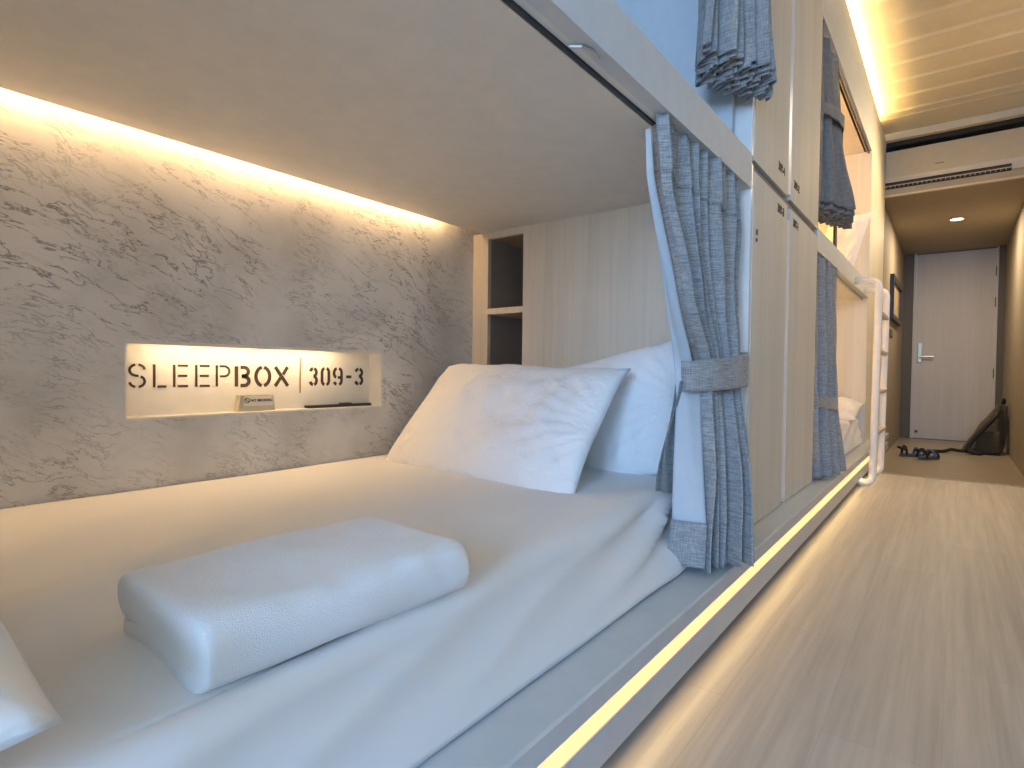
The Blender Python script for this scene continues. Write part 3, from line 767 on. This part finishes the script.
struct('trim_3', b, M['darkframe'])
b = NB(); box(b, -0.429, -0.403, 9.06, 9.099, -0.806, 1.59); box(b, 0.395, 0.411, 9.06, 9.099, -0.806, 1.59)
struct('trim_4', b, M['door'])
struct('trim_5', bx(-0.537, 0.475, 9.02, 9.0985, -0.806, -0.801), M['darkframe'])

ac = thing('air_conditioner', 'long beige wall air conditioner above the entry passage', 'air conditioner', (-0.05, 6.2, 1.62))
b = NB(); prism(b, [(6.345, 1.62), (6.05, 1.62), (6.01, 1.66), (6.00, 1.74), (6.03, 1.98), (6.10, 2.0), (6.345, 2.0)], 'X', -0.52, 0.50)
obj('housing', b, M['acwhite'], ac)
b = NB(); prism(b, [(6.004, 1.652), (6.05, 1.614), (6.052, 1.618), (6.006, 1.70), (5.998, 1.70)], 'X', -0.52, 0.33); obj('air_outlet', b, M['darkgap'], ac)
b = NB()
comb = [(-0.51, 1.668)]
for i in range(26): x_ = -0.505+i*0.032; comb += [(x_, 1.668), (x_, 1.655), (x_+0.005, 1.655), (x_+0.005, 1.668)]
prism(b, comb+[(0.33, 1.668), (0.33, 1.671), (-0.51, 1.671)], 'Y', 5.996, 6.012)
obj('louvre', b, M['acwhite'], ac)
b = NB(); box(b, -0.51, 0.33, 5.993, 6.0, 1.668, 1.674); obj('vane', b, M['acwhite'], ac)
b = NB(); box(b, -0.16, -0.10, 6.006, 6.012, 1.80, 1.806); obj('badge', b, M['darkframe'], ac)
tag(obj('valance_board', bx(-0.537, 0.475, 5.992, 6.03, 1.575, 1.60, bev=0.004), M['corr']), 'slim cream edge board under the air conditioner', 'trim')

pf = thing('picture_frame', 'black framed sepia picture on the left entry wall', 'picture', (-0.53, 7.6, 0.7))
b = NB()
y0, y1, z0, z1 = 7.05, 8.25, 0.60, 1.06
for a in ((y0, y1, z0, z0+0.05), (y0, y1, z1-0.05, z1), (y0, y0+0.05, z0+0.05, z1-0.05), (y1-0.05, y1, z0+0.05, z1-0.05)): box(b, -0.536, -0.50, *a)
obj('frame', b, M['black'], pf)
obj('print', bx(-0.536, -0.525, y0+0.05, y1-0.05, z0+0.05, z1-0.05), M['art'], pf)
tag(obj('wall_switch', bx(-0.537, -0.527, 7.15, 7.45, 0.42, 0.50, bev=0.003), M['darkframe']), 'small dark switch plate under the framed picture', 'switch')

dl = thing('downlight', 'small round recessed downlight glowing in the entry soffit', 'light', (-0.004, 7.27, 1.588))
b = NB(); disc(b, (-0.004, 7.27, 1.585), 0.052, 'Z', 0.004); obj('lens', b, M['spot'], dl)
b = NB(); R0, R1 = 0.053, 0.068
for k in range(32):
    a0, a1 = 2*PI*k/32, 2*PI*(k+1)/32
    q = [(-0.004+R0*math.cos(a0), 7.27+R0*math.sin(a0)), (-0.004+R1*math.cos(a0), 7.27+R1*math.sin(a0)), (-0.004+R1*math.cos(a1), 7.27+R1*math.sin(a1)), (-0.004+R0*math.cos(a1), 7.27+R0*math.sin(a1))]
    prism(b, q, 'Z', 1.584, 1.5895)
obj('trim_ring', b, M['acwhite'], dl)
for nm, loc, pw in (('downlight_beam', (-0.004, 7.27, 1.58), 21),):
    sd = bpy.data.lights.new(nm, 'AREA'); sd.shape = 'DISK'; sd.size = 0.10; sd.energy = pw; sd.color = (1.0, 0.80, 0.55)
    so = bpy.data.objects.new(nm, sd); C.objects.link(so); so.location = (loc[0], loc[1], loc[2]+H)

sd = bpy.data.lights.new('passage_lamp', 'SPOT'); sd.energy = 50; sd.color = (1.0, 0.72, 0.36); sd.spot_size = math.radians(125); sd.spot_blend = 0.5; sd.shadow_soft_size = 0.22
so = bpy.data.objects.new('passage_lamp', sd); C.objects.link(so); so.location = (0.35, 5.25, 1.75+H); so.rotation_euler = Vector((-1, -0.30, -0.95)).to_track_quat('-Z', 'Y').to_euler()
bp = thing('backpack', 'dark brown backpack slumped against the right wall by the door', 'backpack', (0.33, 7.85, -0.806))
b = NB()
# lumpy sack: rings up a leaning axis
rings = []
NR, NS = 18, 30
for j in range(NR+1):
    v = j/NR; z = -0.803+0.52*v
    wx = (0.175*(1-0.78*v**1.4))*(0.82 if j == 0 else 1); wy = 0.17*(1-0.6*v**1.6)
    cx = 0.275+0.155*v-0.01; cy = 7.85+0.05*v
    rr = []
    for k in range(NS):
        a = 2*PI*k/NS; ca, sa = math.cos(a), math.sin(a)
        s = lambda c_: math.copysign(abs(c_)**0.75, c_)
        n_ = 1+0.12*noise.noise(Vector((ca*1.5, sa*1.5, v*4)))
        x = min(cx+wx*s(ca)*n_, 0.468); rr.append(b.verts.new((x, cy+wy*s(sa)*n_, z)))
    rings.append(rr)
for j in range(NR):
    for k in range(NS): b.faces.new((rings[j][k], rings[j][(k+1) % NS], rings[j+1][(k+1) % NS], rings[j+1][k]))
b.faces.new(rings[0][::-1]); b.faces.new(rings[-1])
obj('sack', b, M['bag'], bp, smooth=True)
b = NB(); box(b, 0.20, 0.40, 7.655, 7.70, -0.78, -0.56, bev=0.02, seg=3); obj('front_pocket', b, M['bag'], bp, smooth=True)
b = NB(); tube(b, bend([(0.40, 7.80, -0.30), (0.36, 7.66, -0.40), (0.20, 7.62, -0.62), (0.12, 7.60, -0.76), (0.25, 7.56, -0.795)], 0.1), 0.022, 8); obj('shoulder_strap', b, M['bagdark'], bp, smooth=True)
b = NB(); tube(b, bend([(0.42, 7.85, -0.29), (0.42, 7.83, -0.22), (0.44, 7.90, -0.24), (0.43, 7.92, -0.29)], 0.03), 0.012, 8); obj('grab_loop', b, M['bagdark'], bp, smooth=True)
b = NB(); tube(b, bend([(0.20, 7.66, -0.76), (0.08, 7.62, -0.78), (0.0, 7.70, -0.775), (-0.05, 7.58, -0.79), (-0.13, 7.52, -0.792), (-0.19, 7.42, -0.78)], 0.05), [0.03]*10+[0.02]*10+[0.014]*9 if False else 0.018, 8); obj('trailing_strap', b, M['bagdark'], bp, smooth=True)
def sandal(lab, cx, cy, rz):
    t = thing('sandal', lab, 'shoe', (cx, cy, -0.806))
    m = Matrix.Translation((cx, cy, -0.806)) @ Matrix.Rotation(rz, 4, 'Z')
    b = NB(); out = []
    for k in range(28):
        a = 2*PI*k/28; wdt = 0.047+0.010*math.cos(a); out.append((0.135*math.cos(a), wdt*math.sin(a)))
    prism(b, out, 'Z', 0.0, 0.028); bmesh.ops.transform(b, matrix=m, verts=b.verts); obj('sole', b, M['greyflat'], t)
    for x, h_, mt in ((0.07, 0.055, 'bagdark'), (0.02, 0.07, 'blue'), (-0.09, 0.085, 'bagdark')):
        b = NB(); tube(b, [(x, 0.05*math.cos(PI*i/10), 0.02+h_*math.sin(PI*i/10)) for i in range(11)], 0.011, 6)
        bmesh.ops.transform(b, matrix=m, verts=b.verts); obj('strap', b, M[mt], t, smooth=True)
    b = NB(); tube(b, [(-0.09, 0.045, 0.07), (-0.135, 0.03, 0.09), (-0.145, 0, 0.095), (-0.135, -0.03, 0.09), (-0.09, -0.045, 0.07)], 0.011, 6)
    bmesh.ops.transform(b, matrix=m, verts=b.verts); obj('heel_strap', b, M['bagdark'], t, smooth=True)
sandal('dark strappy sandal on the entry floor, left one of the pair', -0.29, 6.98, 0.5)
sandal('dark sandal on the entry floor with its blue strap nearest the backpack', -0.17, 6.86, 1.0)
